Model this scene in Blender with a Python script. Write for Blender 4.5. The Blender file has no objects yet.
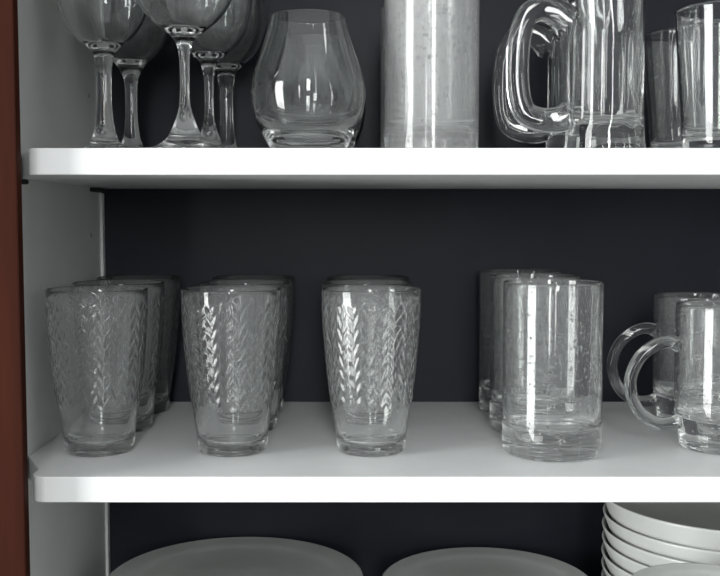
import bpy, bmesh, math, random
from mathutils import Vector, Matrix
PI = math.pi
random.seed(7)
sc = bpy.context.scene
C = sc.collection

# ------------------------------------------------------------------ layout (metres)
# z = 0 is the top face of the lower glass shelf; y grows away from the camera
CAM_Z = 0.1807
PITCH = math.radians(3.78)
YF, YB = 0.700, 0.998            # shelf front, back panel
XL, XR = -0.257, 0.640           # inner faces of the side panels
SH2 = 0.232                      # top face of the upper shelf
TH = 0.0185
BASE = -0.232                    # top face of the bottom board

# ------------------------------------------------------------------ node helpers
def new_mat(name):
    m = bpy.data.materials.new(name); m.use_nodes = True
    nt = m.node_tree
    return m, nt, nt.nodes['Principled BSDF']

def noise_mat(name, c1, c2, scale=20, rough=.5, bump=0.0, stretch=(1, 1, 1), coat=0.0, spec=.5, bscale=None):
    m, nt, b = new_mat(name)
    tc = nt.nodes.new('ShaderNodeTexCoord'); mp = nt.nodes.new('ShaderNodeMapping')
    mp.inputs['Scale'].default_value = stretch
    nz = nt.nodes.new('ShaderNodeTexNoise'); nz.inputs['Scale'].default_value = scale
    nz.inputs['Detail'].default_value = 5
    cr = nt.nodes.new('ShaderNodeValToRGB')
    cr.color_ramp.elements[0].position = .35; cr.color_ramp.elements[0].color = (*c1, 1)
    cr.color_ramp.elements[1].position = .68; cr.color_ramp.elements[1].color = (*c2, 1)
    L = nt.links.new
    L(tc.outputs['Object'], mp.inputs['Vector']); L(mp.outputs['Vector'], nz.inputs['Vector'])
    L(nz.outputs['Fac'], cr.inputs['Fac']); L(cr.outputs['Color'], b.inputs['Base Color'])
    b.inputs['Roughness'].default_value = rough
    b.inputs['Specular IOR Level'].default_value = spec
    b.inputs['Coat Weight'].default_value = coat
    if bump:
        bp = nt.nodes.new('ShaderNodeBump'); bp.inputs['Strength'].default_value = bump
        bp.inputs['Distance'].default_value = .0006
        if bscale:
            n2 = nt.nodes.new('ShaderNodeTexNoise'); n2.inputs['Scale'].default_value = bscale
            L(tc.outputs['Object'], n2.inputs['Vector']); L(n2.outputs['Fac'], bp.inputs['Height'])
        else:
            L(nz.outputs['Fac'], bp.inputs['Height'])
        L(bp.outputs['Normal'], b.inputs['Normal'])
    return m

def glass_mat(name, tint=(.985, .995, .99), rough=0.0, seeded=0.0, cell=330, wav=0.0, tr=1.0):
    m, nt, b = new_mat(name)
    L = nt.links.new
    b.inputs['Transmission Weight'].default_value = tr
    b.inputs['Roughness'].default_value = rough
    b.inputs['IOR'].default_value = 1.5
    b.inputs['Base Color'].default_value = (*tint, 1)
    if seeded or wav:
        tc = nt.nodes.new('ShaderNodeTexCoord')
        vo = nt.nodes.new('ShaderNodeTexVoronoi'); vo.inputs['Scale'].default_value = cell
        vo.inputs['Randomness'].default_value = 1.0
        rp = nt.nodes.new('ShaderNodeMapRange'); rp.interpolation_type = 'SMOOTHSTEP'
        rp.inputs['From Min'].default_value = .08; rp.inputs['From Max'].default_value = .26
        rp.inputs['To Min'].default_value = 1; rp.inputs['To Max'].default_value = 0
        # only some of the cells carry a bubble
        gt = nt.nodes.new('ShaderNodeMath'); gt.operation = 'GREATER_THAN'; gt.inputs[1].default_value = .55
        sx = nt.nodes.new('ShaderNodeSeparateColor')
        mu = nt.nodes.new('ShaderNodeMath'); mu.operation = 'MULTIPLY'
        nz = nt.nodes.new('ShaderNodeTexNoise'); nz.inputs['Scale'].default_value = 45
        mw = nt.nodes.new('ShaderNodeMath'); mw.operation = 'MULTIPLY_ADD'; mw.inputs[1].default_value = wav
        bp = nt.nodes.new('ShaderNodeBump'); bp.inputs['Strength'].default_value = seeded if seeded else 1
        bp.inputs['Distance'].default_value = .0009
        L(tc.outputs['Object'], vo.inputs['Vector']); L(tc.outputs['Object'], nz.inputs['Vector'])
        L(vo.outputs['Distance'], rp.inputs['Value']); L(vo.outputs['Color'], sx.inputs['Color'])
        L(sx.outputs['Red'], gt.inputs[0]); L(gt.outputs[0], mu.inputs[0]); L(rp.outputs['Result'], mu.inputs[1])
        L(nz.outputs['Fac'], mw.inputs[0]); L(mu.outputs[0], mw.inputs[2])
        L(mw.outputs[0], bp.inputs['Height']); L(bp.outputs['Normal'], b.inputs['Normal'])
    return m

M = {}
M['melamine'] = noise_mat('white_melamine', (.75, .765, .755), (.79, .80, .795), 30, .38, .08, bscale=900)
M['panel'] = noise_mat('side_panel_melamine', (.68, .695, .67), (.73, .745, .72), 14, .5, .1, bscale=700)
M['back'] = noise_mat('dark_navy_board', (.0155, .017, .0235), (.020, .0215, .029), 9, .42, .05, bscale=500, spec=.12)
M['wood'] = noise_mat('red_brown_wood', (.030, .0095, .0062), (.048, .0135, .008), 9, .6, .25, (6, 6, .5), spec=.03)
M['dark'] = noise_mat('dark_plastic', (.008, .007, .007), (.014, .012, .012), 60, .6)
M['hole'] = noise_mat('grey_hole', (.30, .30, .30), (.35, .35, .35), 60, .8)
M['bead'] = noise_mat('pale_bead', (.72, .73, .72), (.76, .77, .76), 60, .5)
M['china'] = noise_mat('white_china', (.47, .48, .465), (.51, .52, .505), 25, .3, .05)
M['plate'] = noise_mat('grey_white_stoneware', (.40, .41, .40), (.44, .45, .435), 25, .42, .05)
M['glass'] = glass_mat('clear_glass')
M['tumbler'] = glass_mat('pressed_tumbler_glass', tr=.98)
M['seeded'] = glass_mat('seeded_glass', seeded=1.0, cell=270, wav=0, tr=.975)
M['cloudy'] = glass_mat('cloudy_seeded_glass', rough=.11, seeded=.9, cell=270, wav=0, tr=.86)
M['mugglass'] = glass_mat('mug_glass', seeded=.6, cell=230, wav=0, tr=.975)

# ------------------------------------------------------------------ mesh helpers
def tag(o, label=None, cat=None, group=None, kind=None):
    if label: o['label'] = label
    if cat: o['category'] = cat
    if group: o['group'] = group
    if kind: o['kind'] = kind
    return o

def obj(name, bm, mat, parent=None, smooth=True, recalc=True):
    me = bpy.data.meshes.new(name)
    if recalc: bmesh.ops.recalc_face_normals(bm, faces=bm.faces)
    bm.to_mesh(me); bm.free()
    me.materials.append(mat)
    if smooth:
        for p in me.polygons: p.use_smooth = True
    o = bpy.data.objects.new(name, me); C.objects.link(o)
    if parent: o.parent = parent
    return o

def empty(name, loc):
    o = bpy.data.objects.new(name, None); C.objects.link(o); o.location = loc
    o.empty_display_size = .02
    return o

def box_bm(x0, x1, y0, y1, z0, z1, bev=0.0008):
    bm = bmesh.new()
    bmesh.ops.create_cube(bm, size=1)
    for v in bm.verts:
        v.co = Vector(((x0+x1)/2 + v.co.x*(x1-x0), (y0+y1)/2 + v.co.y*(y1-y0), (z0+z1)/2 + v.co.z*(z1-z0)))
    if bev:
        bmesh.ops.bevel(bm, geom=bm.edges[:], offset=bev, segments=2, affect='EDGES', profile=.6)
    return bm

def catmull(pts, n=6):
    out = []
    P = [pts[0]] + list(pts) + [pts[-1]]
    for i in range(1, len(P)-2):
        p0, p1, p2, p3 = [Vector(p) for p in P[i-1:i+3]]
        for k in range(n):
            t = k/n
            out.append(.5*((2*p1) + (p2-p0)*t + (2*p0-5*p1+4*p2-p3)*t*t + (3*p1-p0-3*p2+p3)*t*t*t))
    out.append(Vector(pts[-1]))
    return out

def lathe(prof, seg=64, disp=None, nouter=None, close=False):
    """prof: list of (r, z); r == 0 gives a pole. disp(theta, z, r) adds to r for the first nouter points"""
    bm = bmesh.new(); rings = []
    for i, (r, z) in enumerate(prof):
        if r < 1e-6:
            rings.append([bm.verts.new((0, 0, z))]); continue
        ring = []
        for k in range(seg):
            t = 2*PI*k/seg
            rr = r + (disp(t, z, r) if disp and i < (nouter or 0) else 0)
            ring.append(bm.verts.new((rr*math.cos(t), rr*math.sin(t), z)))
        rings.append(ring)
    for a, b in zip(rings, rings[1:]):
        if len(a) == 1 and len(b) == 1: continue
        for k in range(seg):
            k2 = (k+1) % seg
            if len(a) == 1: bm.faces.new((a[0], b[k], b[k2]))
            elif len(b) == 1: bm.faces.new((a[k], b[0], a[k2]))
            else: bm.faces.new((a[k], b[k], b[k2], a[k2]))
    bmesh.ops.reverse_faces(bm, faces=bm.faces)
    return bm

def sweep(path, ra, rb, seg=20, flat=0.0, taper=None):
    """open-ended handle bar along a path in the x-z plane; ra in the plane, rb across (y)"""
    bm = bmesh.new(); rings = []
    n = len(path)
    for i, p in enumerate(path):
        d = (path[min(i+1, n-1)] - path[max(i-1, 0)]).normalized()
        nrm = Vector((-d.z, 0, d.x))
        s = taper(i/(n-1)) if taper else 1
        ring = []
        for k in range(seg):
            t = 2*PI*k/seg
            ct, st = math.cos(t), math.sin(t)
            if flat:   # squarer section
                e = 1-flat*.6
                ct = math.copysign(abs(ct)**e, ct); st = math.copysign(abs(st)**e, st)
            ring.append(bm.verts.new(p + nrm*ra*s*ct + Vector((0, rb*s*st, 0))))
        rings.append(ring)
    for a, b in zip(rings, rings[1:]):
        for k in range(seg):
            k2 = (k+1) % seg
            bm.faces.new((a[k], b[k], b[k2], a[k2]))
    return bm

def dup(root, loc, label, rotz=None, group=None):
    r = root.copy(); C.objects.link(r); r.location = loc
    if rotz is not None: r.rotation_euler = (0, 0, rotz)
    r['label'] = label
    if group: r['group'] = group
    for ch in list(root.children):
        c = ch.copy(); C.objects.link(c); c.parent = r
    return r

# ------------------------------------------------------------------ the cabinet
cab = empty('glassware_cabinet', (0.19, .85, BASE-TH))
tag(cab, 'white open cabinet with dark navy back holding glasses and crockery', 'cabinet')
off = -Vector(cab.location)
def cpart(name, bm, mat, smooth=False, parent=None):
    bmesh.ops.translate(bm, verts=bm.verts, vec=off)
    return obj(name, bm, mat, parent or cab, smooth)

TOP = .50
cpart('side_panel', box_bm(XL-TH, XL, YF, YB, BASE-TH, TOP), M['panel'])
cpart('side_panel', box_bm(XR, XR+TH, YF, YB, BASE-TH, TOP), M['panel'])
cpart('back_panel', box_bm(XL-TH, XR+TH, YB+.0005, YB+.008, BASE-TH, TOP, 0), M['back'])['label'] = 'dark navy back panel'
cpart('top_panel', box_bm(XL-TH, XR+TH, YF, YB+.008, TOP+.0005, TOP+.0005+TH), M['melamine'])
cpart('bottom_panel', box_bm(XL+.0005, XR-.0005, YF, YB, BASE-TH, BASE), M['melamine'])
cpart('front_ledge', box_bm(-.227, XR-.0005, .60, YF-.0004, BASE-TH, BASE), M['melamine'])
for z in (.168, .300):
    bm = bmesh.new()
    bmesh.ops.create_cone(bm, segments=20, radius1=.0022, radius2=.0022, depth=.0012, cap_ends=True)
    bmesh.ops.rotate(bm, verts=bm.verts, matrix=Matrix.Rotation(PI/2, 3, 'Y'))
    bmesh.ops.translate(bm, verts=bm.verts, vec=(XL+.0002, .955, z))
    cpart('pin_hole', bm, M['hole'], True)['label'] = 'small grey shelf pin hole'
# dark shelf pin near the front, dark bracket near the back
bm = lathe([(0, 0), (.0017, 0), (.0019, .0005), (.0019, .004), (.0015, .0047), (0, .0048)], 20)
bmesh.ops.rotate(bm, verts=bm.verts, matrix=Matrix.Rotation(PI/2, 3, 'Y'))
bmesh.ops.translate(bm, verts=bm.verts, vec=(XL, .764, SH2-TH-.0024))
cpart('shelf_pin', bm, M['dark'], True)['label'] = 'small black shelf pin'
cpart('bracket', box_bm(XL, XL+.010, .955, .985, SH2-TH-.0040, SH2-TH-.0003, .0005), M['dark'])['label'] = 'thin dark shelf bracket'
for z0, z1 in ((BASE, -TH-.0005), (.0005, SH2-TH-.0045), (SH2+.0005, TOP)):
    cpart('corner_bead', box_bm(XL, XL+.0028, .990, YB, z0, z1, .0006), M['bead'])['label'] = 'narrow pale strip in the back corner'

def shelf_board(ztop, dx=0.0):
    """board with its front left corner cut back for the wooden stile and rounded off"""
    pts = [(XL+.0004, YB-.0003), (XL+.0004, .764), (-.2335+dx, .722)]
    cx, cy, r = -.2225+dx, .711, .011
    for k in range(9):
        a = PI + (PI/2)*k/8
        pts.append((cx + r*math.cos(a), cy + r*math.sin(a)))
    pts += [(XR-.0004, YF), (XR-.0004, YB-.0003)]
    bm = bmesh.new()
    vs = [bm.verts.new((x, y, ztop-TH)) for x, y in pts]
    f = bm.faces.new(vs)
    r_ = bmesh.ops.extrude_face_region(bm, geom=[f])
    bmesh.ops.translate(bm, verts=[v for v in r_['geom'] if isinstance(v, bmesh.types.BMVert)], vec=(0, 0, TH))
    bmesh.ops.recalc_face_normals(bm, faces=bm.faces)
    es = [e for e in bm.edges if abs(e.verts[0].co.z-e.verts[1].co.z) < 1e-6]
    bmesh.ops.bevel(bm, geom=es, offset=.0007, segments=2, affect='EDGES', profile=.6)
    return bm
cpart('shelf', shelf_board(0.0, -.002), M['melamine'])['label'] = 'lower white shelf board'
cpart('shelf', shelf_board(SH2), M['melamine'])['label'] = 'upper white shelf board'

# wooden stile at the left, in front of the shelves
st = obj('wooden_door_frame', box_bm(-.345, -.2300, .674, .684, BASE-TH, TOP+TH, .0012), M['wood'], None, False)
tag(st, 'upright reddish brown wooden board at the left edge of the white cabinet', 'wood frame')

# ------------------------------------------------------------------ glass kinds
def tumbler_mesh():
    H = .128
    outer_c = [(.0250, .0), (.0266, .0016), (.0274, .006), (.0284, .016), (.0310, .034), (.0344, .060), (.0370, .088), (.0384, .110), (.0392, .1275)]
    rs = catmull([Vector((r, 0, z)) for r, z in outer_c], 16)
    prof = [(0, .0022), (.019, .0020), (.0228, .0004)] + [(v.x, v.z) for v in rs]
    nout = len(prof)
    prof += [(.0389, .12805), (.0382, .1282), (.0376, .1277)]
    inner_c = [(.0372, .122), (.0362, .106), (.0349, .088), (.0322, .060), (.0288, .036), (.0262, .0225), (.0242, .0135), (.0205, .0092), (.013, .0078)]
    prof += [(v.x, v.z) for v in catmull([Vector((r, 0, z)) for r, z in inner_c], 5)] + [(0, .0075)]
    NC = 22; P = .0105
    def disp(t, z, r):
        # vertical chains of overlapping scales
        lo = min(1, max(0, (z-.036)/.006)); hi = min(1, max(0, (.119-z)/.004))
        if lo*hi <= 0: return 0
        u = t/(2*PI)*NC
        col = math.floor(u); fu = u-col-.5                     # -.5 .. .5 within a column
        w = z/P + (.5 if int(col) % 2 else 0)
        w2 = w + abs(fu)*1.3                                   # chevron / scallop edge
        s = w2-math.floor(w2)
        h = math.sin(PI*min(1, (1-s)*1.25)/2)**1.5 * (1-(2*abs(fu))**2*.8) if s > .12 else (s/.12)*(1-(2*abs(fu))**2*.8)
        return (.00075*h-.0001)*lo*hi
    return lathe(prof, 22*14, disp, nout)

def simple_glass(outer, inner, rim_t, floor_z, seg=72, disp=None, nsub=8, dish=.0018):
    """outer / inner: lists of (r, z) from the foot up; the rim is rounded between them"""
    o = [(v.x, v.z) for v in catmull([Vector((r, 0, z)) for r, z in outer], nsub)]
    i = [(v.x, v.z) for v in catmull([Vector((r, 0, z)) for r, z in inner], nsub)]
    r0 = outer[0][0]
    prof = [(0, dish), (r0*.72, dish*.9), (r0*.93, .0003)] + o
    n = len(prof)
    ro, zo = o[-1]; ri = i[-1][0]
    mid = (ro+ri)/2; hw = (ro-ri)/2
    for a in (45, 90, 135):
        prof.append((mid+hw*math.cos(math.radians(a)), zo+hw*math.sin(math.radians(a))))
    prof += i[::-1] + [(0, floor_z)]
    return lathe(prof, seg, disp, n)

def highball_bm(h=.134, r=.0385):
    return simple_glass([(r-.0035, 0), (r-.0012, .0012), (r-.0003, .004), (r, .012), (r, h*.5), (r, h-.001)],
                        [(r-.014, .0195), (r-.0065, .0225), (r-.0036, .029), (r-.0030, .045), (r-.0026, h*.6), (r-.0022, h-.001)],
                        .0022, .0190)

def add_bubbles(bm, radius_at, z0, z1, n, seed):
    """small air bubbles enclosed in the wall of the glass (inward facing shells)"""
    rnd = random.Random(seed)
    ico = bmesh.new(); bmesh.ops.create_icosphere(ico, subdivisions=1, radius=1)
    vs0 = [v.co.copy() for v in ico.verts]; fs0 = [[v.index for v in f.verts] for f in ico.faces]; ico.free()
    for _ in range(n):
        z = z0 + (z1-z0)*(rnd.random()+rnd.random()*.6)/1.6; a = rnd.uniform(0, 2*PI); q = rnd.uniform(.00065, .00112)
        R_ = radius_at(z); c = Vector((R_*math.cos(a), R_*math.sin(a), z))
        vs = [bm.verts.new(c + Vector((v.x*q, v.y*q, v.z*q*1.25))) for v in vs0]
        for f in fs0: bm.faces.new([vs[i] for i in reversed(f)])
    return bm

# ---- tumblers: three columns of three on the lower shelf
TG = 'scale patterned tumblers on the lower shelf'
tum = obj('tumbler', tumbler_mesh(), M['tumbler']); first = True
colx = [(-.2065, 'left'), (-.1010, 'middle'), (.0088, 'right')]
rowy = [.783, .8665, .9500]
tl = {(0, 0): 'clear tumbler with pressed scale pattern, front one beside the grey side panel',
      (0, 1): 'clear patterned tumbler in the leftmost row, between the front tumbler and the rear tumbler',
      (0, 2): 'clear patterned tumbler at the very back of the leftmost row, against the dark back panel',
      (1, 0): 'clear tumbler with pressed scale pattern, front one of the middle tumbler row',
      (1, 1): 'clear patterned tumbler in the middle tumbler row, directly behind the front tumbler',
      (1, 2): 'clear patterned tumbler at the very back of the middle tumbler row',
      (2, 0): 'clear tumbler with pressed scale pattern, front one of the tumbler row nearest the straight glasses',
      (2, 1): 'clear patterned tumbler second from the front in the rightmost tumbler row',
      (2, 2): 'clear patterned tumbler at the very back of the rightmost tumbler row'}
jit = {(0, 1): -.003, (0, 2): -.004, (1, 1): .001, (2, 1): -.003, (2, 2): -.001}
for ci, (x, _) in enumerate(colx):
    for ri, y in enumerate(rowy):
        loc = (x+jit.get((ci, ri), 0), y, 0)
        rz = random.uniform(0, 6)
        if first:
            o = tum; o.location = loc; o.rotation_euler = (0, 0, rz); first = False
            tag(o, tl[(ci, ri)], 'glass', TG)
        else:
            dup(tum, loc, tl[(ci, ri)], rz)

# ---- straight highballs with tiny bubbles
HG = 'straight sided glasses on the lower shelf'
hb = obj('highball_glass', add_bubbles(highball_bm(), lambda z: .0385-.00145, .045, .122, 260, 3), M['seeded'], recalc=False)
hb.location = (.1505, .777, 0)
tag(hb, 'straight sided clear tall glass with tiny bubbles, front one on the lower shelf', 'glass', HG)
dup(hb, (.1525, .869, 0), 'straight sided clear glass on the lower shelf, directly behind the front straight one', 1.0)
dup(hb, (.1533, .9545, 0), 'straight sided clear glass on the lower shelf, rearmost, touching the dark back panel', 2.2)
# on the upper shelf
hc = obj('highball_glass', add_bubbles(highball_bm(.137, .0382), lambda z: .0382-.00145, .032, .13, 300, 4), M['cloudy'], recalc=False)
hc.location = (.0575, .815, SH2)
UG = 'straight sided glasses on the upper shelf'
tag(hc, 'cloudy straight sided glass on the upper shelf, right of the round stemless glass', 'glass', UG)
dup(hc, (.0565, .906, SH2), 'cloudy straight sided glass on the upper shelf hidden behind the front cloudy glass', 1.3)

# ---- C handled mugs
def mug_body(r=.0400, h=.115):
    return simple_glass([(r-.0070, 0), (r-.0045, .0012), (r-.0040, .006), (r-.0030, .014), (r-.0006, .024), (r, .045), (r+.0003, .08), (r, h-.0012)],
                        [(r-.016, .0235), (r-.0085, .0260), (r-.0048, .033), (r-.0036, .048), (r-.0032, .08), (r-.0028, h-.0012)],
                        .003, .0230)
mg = empty('glass_mug', (.2935, .794, 0))
tag(mg, 'clear glass mug with round looped handle, front one at the right of the lower shelf', 'mug', 'round handled mugs on the lower shelf')
obj('body', add_bubbles(mug_body(), lambda z: .0400-.0016, .05, .105, 170, 5), M['mugglass'], mg, recalc=False)
hp = catmull([Vector(p) for p in ((-.0380, 0, .0815), (-.046, 0, .0850), (-.0580, 0, .0820), (-.0700, 0, .0720), (-.0768, 0, .0560), (-.0755, 0, .0400), (-.0680, 0, .0270), (-.0560, 0, .0195), (-.0455, 0, .0185), (-.0370, 0, .0210))], 6)
obj('handle', sweep(hp, .0048, .0062, 20, 0, lambda t: 1.0+.25*abs(2*t-1)**4), M['glass'], mg, recalc=False)
dup(mg, (.3050, .893, 0), 'clear glass mug with round looped handle, rear one against the dark back panel', rotz=-.05)

# ---- heavy beer mugs on the upper shelf
def beer_disp(t, z, r):
    lo = min(1, max(0, (z-.018)/.012)); hi = min(1, max(0, (.112-z)/.02))
    return -(.0011*(1-abs(math.cos(6*t))))*lo*hi
def beer_body():
    r = .0303; h = .152
    return simple_glass([(r-.0012, 0), (r+.0010, .0015), (r+.0012, .007), (r+.0004, .016), (r, .030), (r-.0006, .07), (r-.0006, .11), (r-.0002, h-.0015)],
                        [(r-.016, .0245), (r-.009, .0265), (r-.0068, .034), (r-.0058, .055), (r-.0055, .085), (r-.0045, .118), (r-.0035, h-.0015)],
                        .003, .0235, seg=96, disp=beer_disp, nsub=10)
bmug = empty('beer_mug', (.1935, .797, SH2))
tag(bmug, 'heavy clear beer mug with thick angular handle, front one on the upper shelf', 'mug', 'beer mugs on the upper shelf')
obj('body', beer_body(), M['glass'], bmug)
hp = catmull([Vector(p) for p in ((-.0280, 0, .1020), (-.0380, 0, .1110), (-.0500, 0, .1150), (-.0620, 0, .1100), (-.0675, 0, .0950), (-.0695, 0, .0730), (-.0685, 0, .0500), (-.0635, 0, .0350), (-.0520, 0, .0290), (-.0380, 0, .0285), (-.0280, 0, .0330))], 7)
obj('handle', sweep(hp, .0086, .0092, 24, .75, lambda t: 1.0+.35*abs(2*t-1)**3), M['glass'], bmug, recalc=False)
dup(bmug, (.1965, .898, SH2), 'heavy clear beer mug standing directly behind the front beer mug', rotz=-.06)

# ---- tapered tumblers at the right of the upper shelf
def taper_bm():
    return simple_glass([(.0290, 0), (.0312, .0012), (.0318, .006), (.0335, .030), (.0365, .070), (.0398, .112)],
                        [(.018, .0130), (.0265, .0140), (.0292, .018), (.0312, .034), (.0345, .072), (.0382, .112)],
                        .0016, .0128)
tp = obj('tapered_glass', taper_bm(), M['glass'])
tp.location = (.2860, .790, SH2)
tag(tp, 'plain clear glass widening to its rim, front one at right end of upper shelf', 'glass', 'tapered glasses on the upper shelf')
dup(tp, (.2905, .893, SH2), 'plain clear glass widening to its rim, standing behind at right end of upper shelf', .7)

# ---- stemless round glasses
def stemless_bm():
    o = [(.0230, 0), (.0262, .0008), (.0300, .006), (.0370, .0185), (.0425, .032), (.0450, .047), (.0437, .058), (.0405, .070), (.0350, .086), (.0308, .099), (.0289, .1072)]
    i = [(.012, .0118), (.0225, .0135), (.0300, .0170), (.0362, .0245), (.0410, .034), (.0436, .047), (.0424, .058), (.0393, .070), (.0339, .086), (.0298, .099), (.0280, .1072)]
    return simple_glass(o, i, .001, .0112, seg=80, dish=.0025)
sl = obj('stemless_wine_glass', stemless_bm(), M['glass'])
sl.location = (-.0405, .790, SH2)
tag(sl, 'round stemless wine glass narrowing to its rim, front one on the upper shelf', 'glass', 'stemless wine glasses')
dup(sl, (-.0400, .893, SH2), 'round stemless wine glass standing behind the front stemless glass', .4)

# ---- wine glasses: bowl, stem and foot share open seams so the glass is continuous
def wine(name, loc, label, sr, hb_, funnel, group, bowl_r=.037):
    root = empty(name, loc); tag(root, label, 'wine glass', group)
    n = 64
    k = bowl_r/.037
    under = [(0, .0016), (.018, .0014), (.0310, .0003), (.0336, .0003), (.0342, .0010)]
    c = [(.0336, .0018), (.0255, .0034), (.0190, .0062), (.0140, .0100), (.0105, .0155), (max(sr+.0022, .0070), .0240),
         (sr+.0008, .034), (sr, .045), (sr, .058), (sr+.0004, hb_-.018), (sr+.0014, hb_-.011), (funnel, hb_-.003),
         (.0150*k, hb_+.0035), (.0235*k, hb_+.0110), (.0310*k, hb_+.0220), (.0352*k, hb_+.0350), (.0370*k, hb_+.0500),
         (.0362*k, hb_+.068), (.0335*k, hb_+.086), (.0300*k, hb_+.105)]
    full = [(v.x, v.z) for v in catmull([Vector((r, 0, z)) for r, z in c], 8)]
    n1, n2 = 5*8, 11*8
    obj('foot', lathe(under + full[:n1+1], n), M['glass'], root, recalc=False)
    obj('stem', lathe(full[n1:n2+1], n), M['glass'], root, recalc=False)
    o = full[n2:]
    i_c = [(.0060, hb_+.0022), (.0140*k, hb_+.0055), (.0224*k, hb_+.0125), (.0298*k, hb_+.0230), (.0340*k, hb_+.0355), (.0358*k, hb_+.0500), (.0350*k, hb_+.068), (.0323*k, hb_+.086), (.0288*k, hb_+.105)]
    i = [(v.x, v.z) for v in catmull([Vector((r, 0, z)) for r, z in i_c], 6)]
    ro, zo = o[-1]; ri = i[-1][0]
    prof = o + [((ro+ri)/2, zo+.0006)] + i[::-1] + [(0, hb_+.0016)]
    obj('bowl', lathe(prof, n), M['glass'], root, recalc=False)
    return root
wine('wine_glass', (-.2055, .812, SH2), 'thick stemmed wine glass, foremost beside the grey side panel on the upper shelf', .0058, .086, .0085, 'wine glasses')
wine('wine_glass', (-.2045, .903, SH2), 'thick stemmed wine glass behind the one beside the grey side panel', .0052, .0870, .0100, 'wine glasses')
wine('wine_glass', (-.1295, .747, SH2), 'slender stemmed wine glass with wide bowl, nearest the front of the upper shelf', .0034, .0860, .0080, 'wine glasses', .0395)
wine('wine_glass', (-.1270, .850, SH2), 'slender stemmed wine glass directly behind the nearest wine glass', .0037, .0850, .0080, 'wine glasses')
wine('wine_glass', (-.1230, .930, SH2), 'thick stemmed wine glass rearmost by the dark back, left of the stemless glass', .0060, .0880, .0090, 'wine glasses')

# ------------------------------------------------------------------ crockery on the bottom board
def dish_bm(r, h, t, foot_r, foot_h, bend, seg=96):
    """foot ring, curved wall, inner floor at foot_h + t"""
    fl = foot_h + t
    o_c = [(foot_r, 0), (foot_r+.0006, foot_h*.5), (foot_r+.007, foot_h), (r*bend, foot_h+(h-foot_h)*.24), (r*(bend+1)/2+.001, foot_h+(h-foot_h)*.58), (r, h-.001)]
    i_c = [(foot_r*.6, fl), (foot_r+.003, fl), (r*bend-t*.7, fl+(h-fl)*.26), (r*(bend+1)/2-t*.8, fl+(h-fl)*.6), (r-t*.8, h-.001)]
    o = [(v.x, v.z) for v in catmull([Vector((a, 0, b)) for a, b in o_c], 7)]
    i = [(v.x, v.z) for v in catmull([Vector((a, 0, b)) for a, b in i_c], 7)]
    prof = [(0, foot_h*.6), (foot_r-.004, foot_h*.6), (foot_r-.003, .0002)] + o + [(r-t*.4, h)] + i[::-1] + [(0, fl)]
    return lathe(prof, seg)

def stack(name, r, h, t, foot_r, foot_h, bend, x, y, n, pitch, mat, cat, group, ltop, lrest, jitter=.0003, top_mesh=None):
    o0 = obj(name, dish_bm(r, h, t, foot_r, foot_h, bend), mat)
    for k in range(n):
        loc = (x+random.uniform(-jitter, jitter), y+random.uniform(-jitter, jitter), BASE+.0003+k*pitch)
        if k == 0:
            o0.location = loc; tag(o0, lrest, cat, group)
        elif k == n-1 and top_mesh is not None:
            o = obj(name, top_mesh, mat); o.location = loc; tag(o, ltop, cat, group)
        else:
            dup(o0, loc, ltop if k == n-1 else lrest)

# big plates at the left: rim of the top plate at z = -0.137
stack('dinner_plate', .1150, .0150, .0035, .066, .0042, .80, -.1120, .878, 11, .00800, M['plate'], 'plate', 'dinner plates in the left stack',
      'large pale grey round plate on top of the left plate stack', 'large pale grey round plate lower down in the left plate stack')
stack('dinner_plate', .0965, .0150, .0035, .056, .0042, .80, .1155, .888, 10, .00800, M['plate'], 'plate', 'plates in the middle stack',
      'pale grey round plate on top of the smaller middle plate stack', 'pale grey round plate lower down in the middle plate stack')
bowl_top = dish_bm(.1075, .0555, .0026, .060, .0090, .86)
stack('serving_bowl', .1065, .0500, .0026, .060, .0090, .86, .3270, .882, 10, .0124, M['china'], 'bowl', 'white bowls in the right stack',
      'wide white bowl on top of the stack under the right end of the shelf', 'wide white bowl nested lower in the right hand bowl stack', .0006, bowl_top)
stack('side_plate', .0600, .0160, .003, .034, .0060, .80, .2555, .7080, 15, .00930, M['china'], 'plate', 'small plates stacked in front of the bowls',
      'small white round plate topmost of the stack before the white bowls', 'small white round plate lower in the stack before the bowls')

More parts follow.
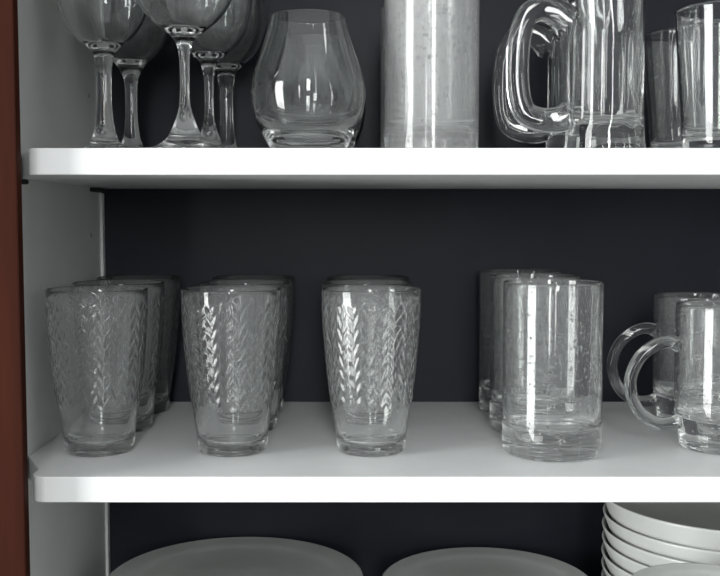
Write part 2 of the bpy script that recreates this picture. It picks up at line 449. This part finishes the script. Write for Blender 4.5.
# ------------------------------------------------------------------ light
def area(name, loc, target, sx, sy, power, col=(1, 1, 1)):
    l = bpy.data.lights.new(name, 'AREA'); l.shape = 'RECTANGLE'; l.size = sx; l.size_y = sy
    l.energy = power; l.color = col
    o = bpy.data.objects.new(name, l); C.objects.link(o); o.location = loc
    o.rotation_euler = (Vector(target)-Vector(loc)).to_track_quat('-Z', 'Y').to_euler()
    return o
area('window_light', (-2.3, -.62, .15), (.25, .9, .05), .95, 2.2, 98, (.98, 1.0, .99))
area('broad_window_light', (.12, -2.0, .85), (.1, .9, .05), .34, 1.4, 34, (.98, 1.0, .99))
area('narrow_window_light', (-.75, -2.0, .20), (.1, .9, .05), .14, 1.0, 5, (1, 1, 1))

w = bpy.data.worlds.new('room'); sc.world = w; w.use_nodes = True
nt = w.node_tree; bg = nt.nodes['Background']
tc = nt.nodes.new('ShaderNodeTexCoord'); sp = nt.nodes.new('ShaderNodeSeparateXYZ'); cr = nt.nodes.new('ShaderNodeValToRGB')
mr = nt.nodes.new('ShaderNodeMapRange'); mr.inputs['From Min'].default_value = -1
nt.links.new(tc.outputs['Generated'], sp.inputs[0]); nt.links.new(sp.outputs['Z'], mr.inputs['Value'])
nt.links.new(mr.outputs['Result'], cr.inputs['Fac']); nt.links.new(cr.outputs['Color'], bg.inputs['Color'])
e = cr.color_ramp.elements
e[0].position = .25; e[0].color = (.20, .20, .20, 1)
e[1].position = .9; e[1].color = (.80, .82, .84, 1)
m_ = e.new(.5); m_.color = (.32, .33, .34, 1)
bg.inputs['Strength'].default_value = 1.1

# ------------------------------------------------------------------ camera
cam = bpy.data.cameras.new('camera'); co = bpy.data.objects.new('camera', cam); C.objects.link(co)
cam.sensor_fit = 'HORIZONTAL'; cam.sensor_width = 36; cam.lens = 36*1000/720
cam.clip_start = .02
co.location = (0, 0, CAM_Z); co.rotation_euler = (PI/2-PITCH, 0, 0)
sc.camera = co
for o in C.objects:      # hairline clearance under everything standing on a shelf
    if o.get('category') in ('glass', 'mug', 'wine glass'): o.location.z += .0004
sc.view_settings.view_transform = 'Standard'
sc.view_settings.look = 'None'
sc.cycles.max_bounces = 26
sc.cycles.transmission_bounces = 24
sc.cycles.glossy_bounces = 8
sc.cycles.transparent_max_bounces = 16
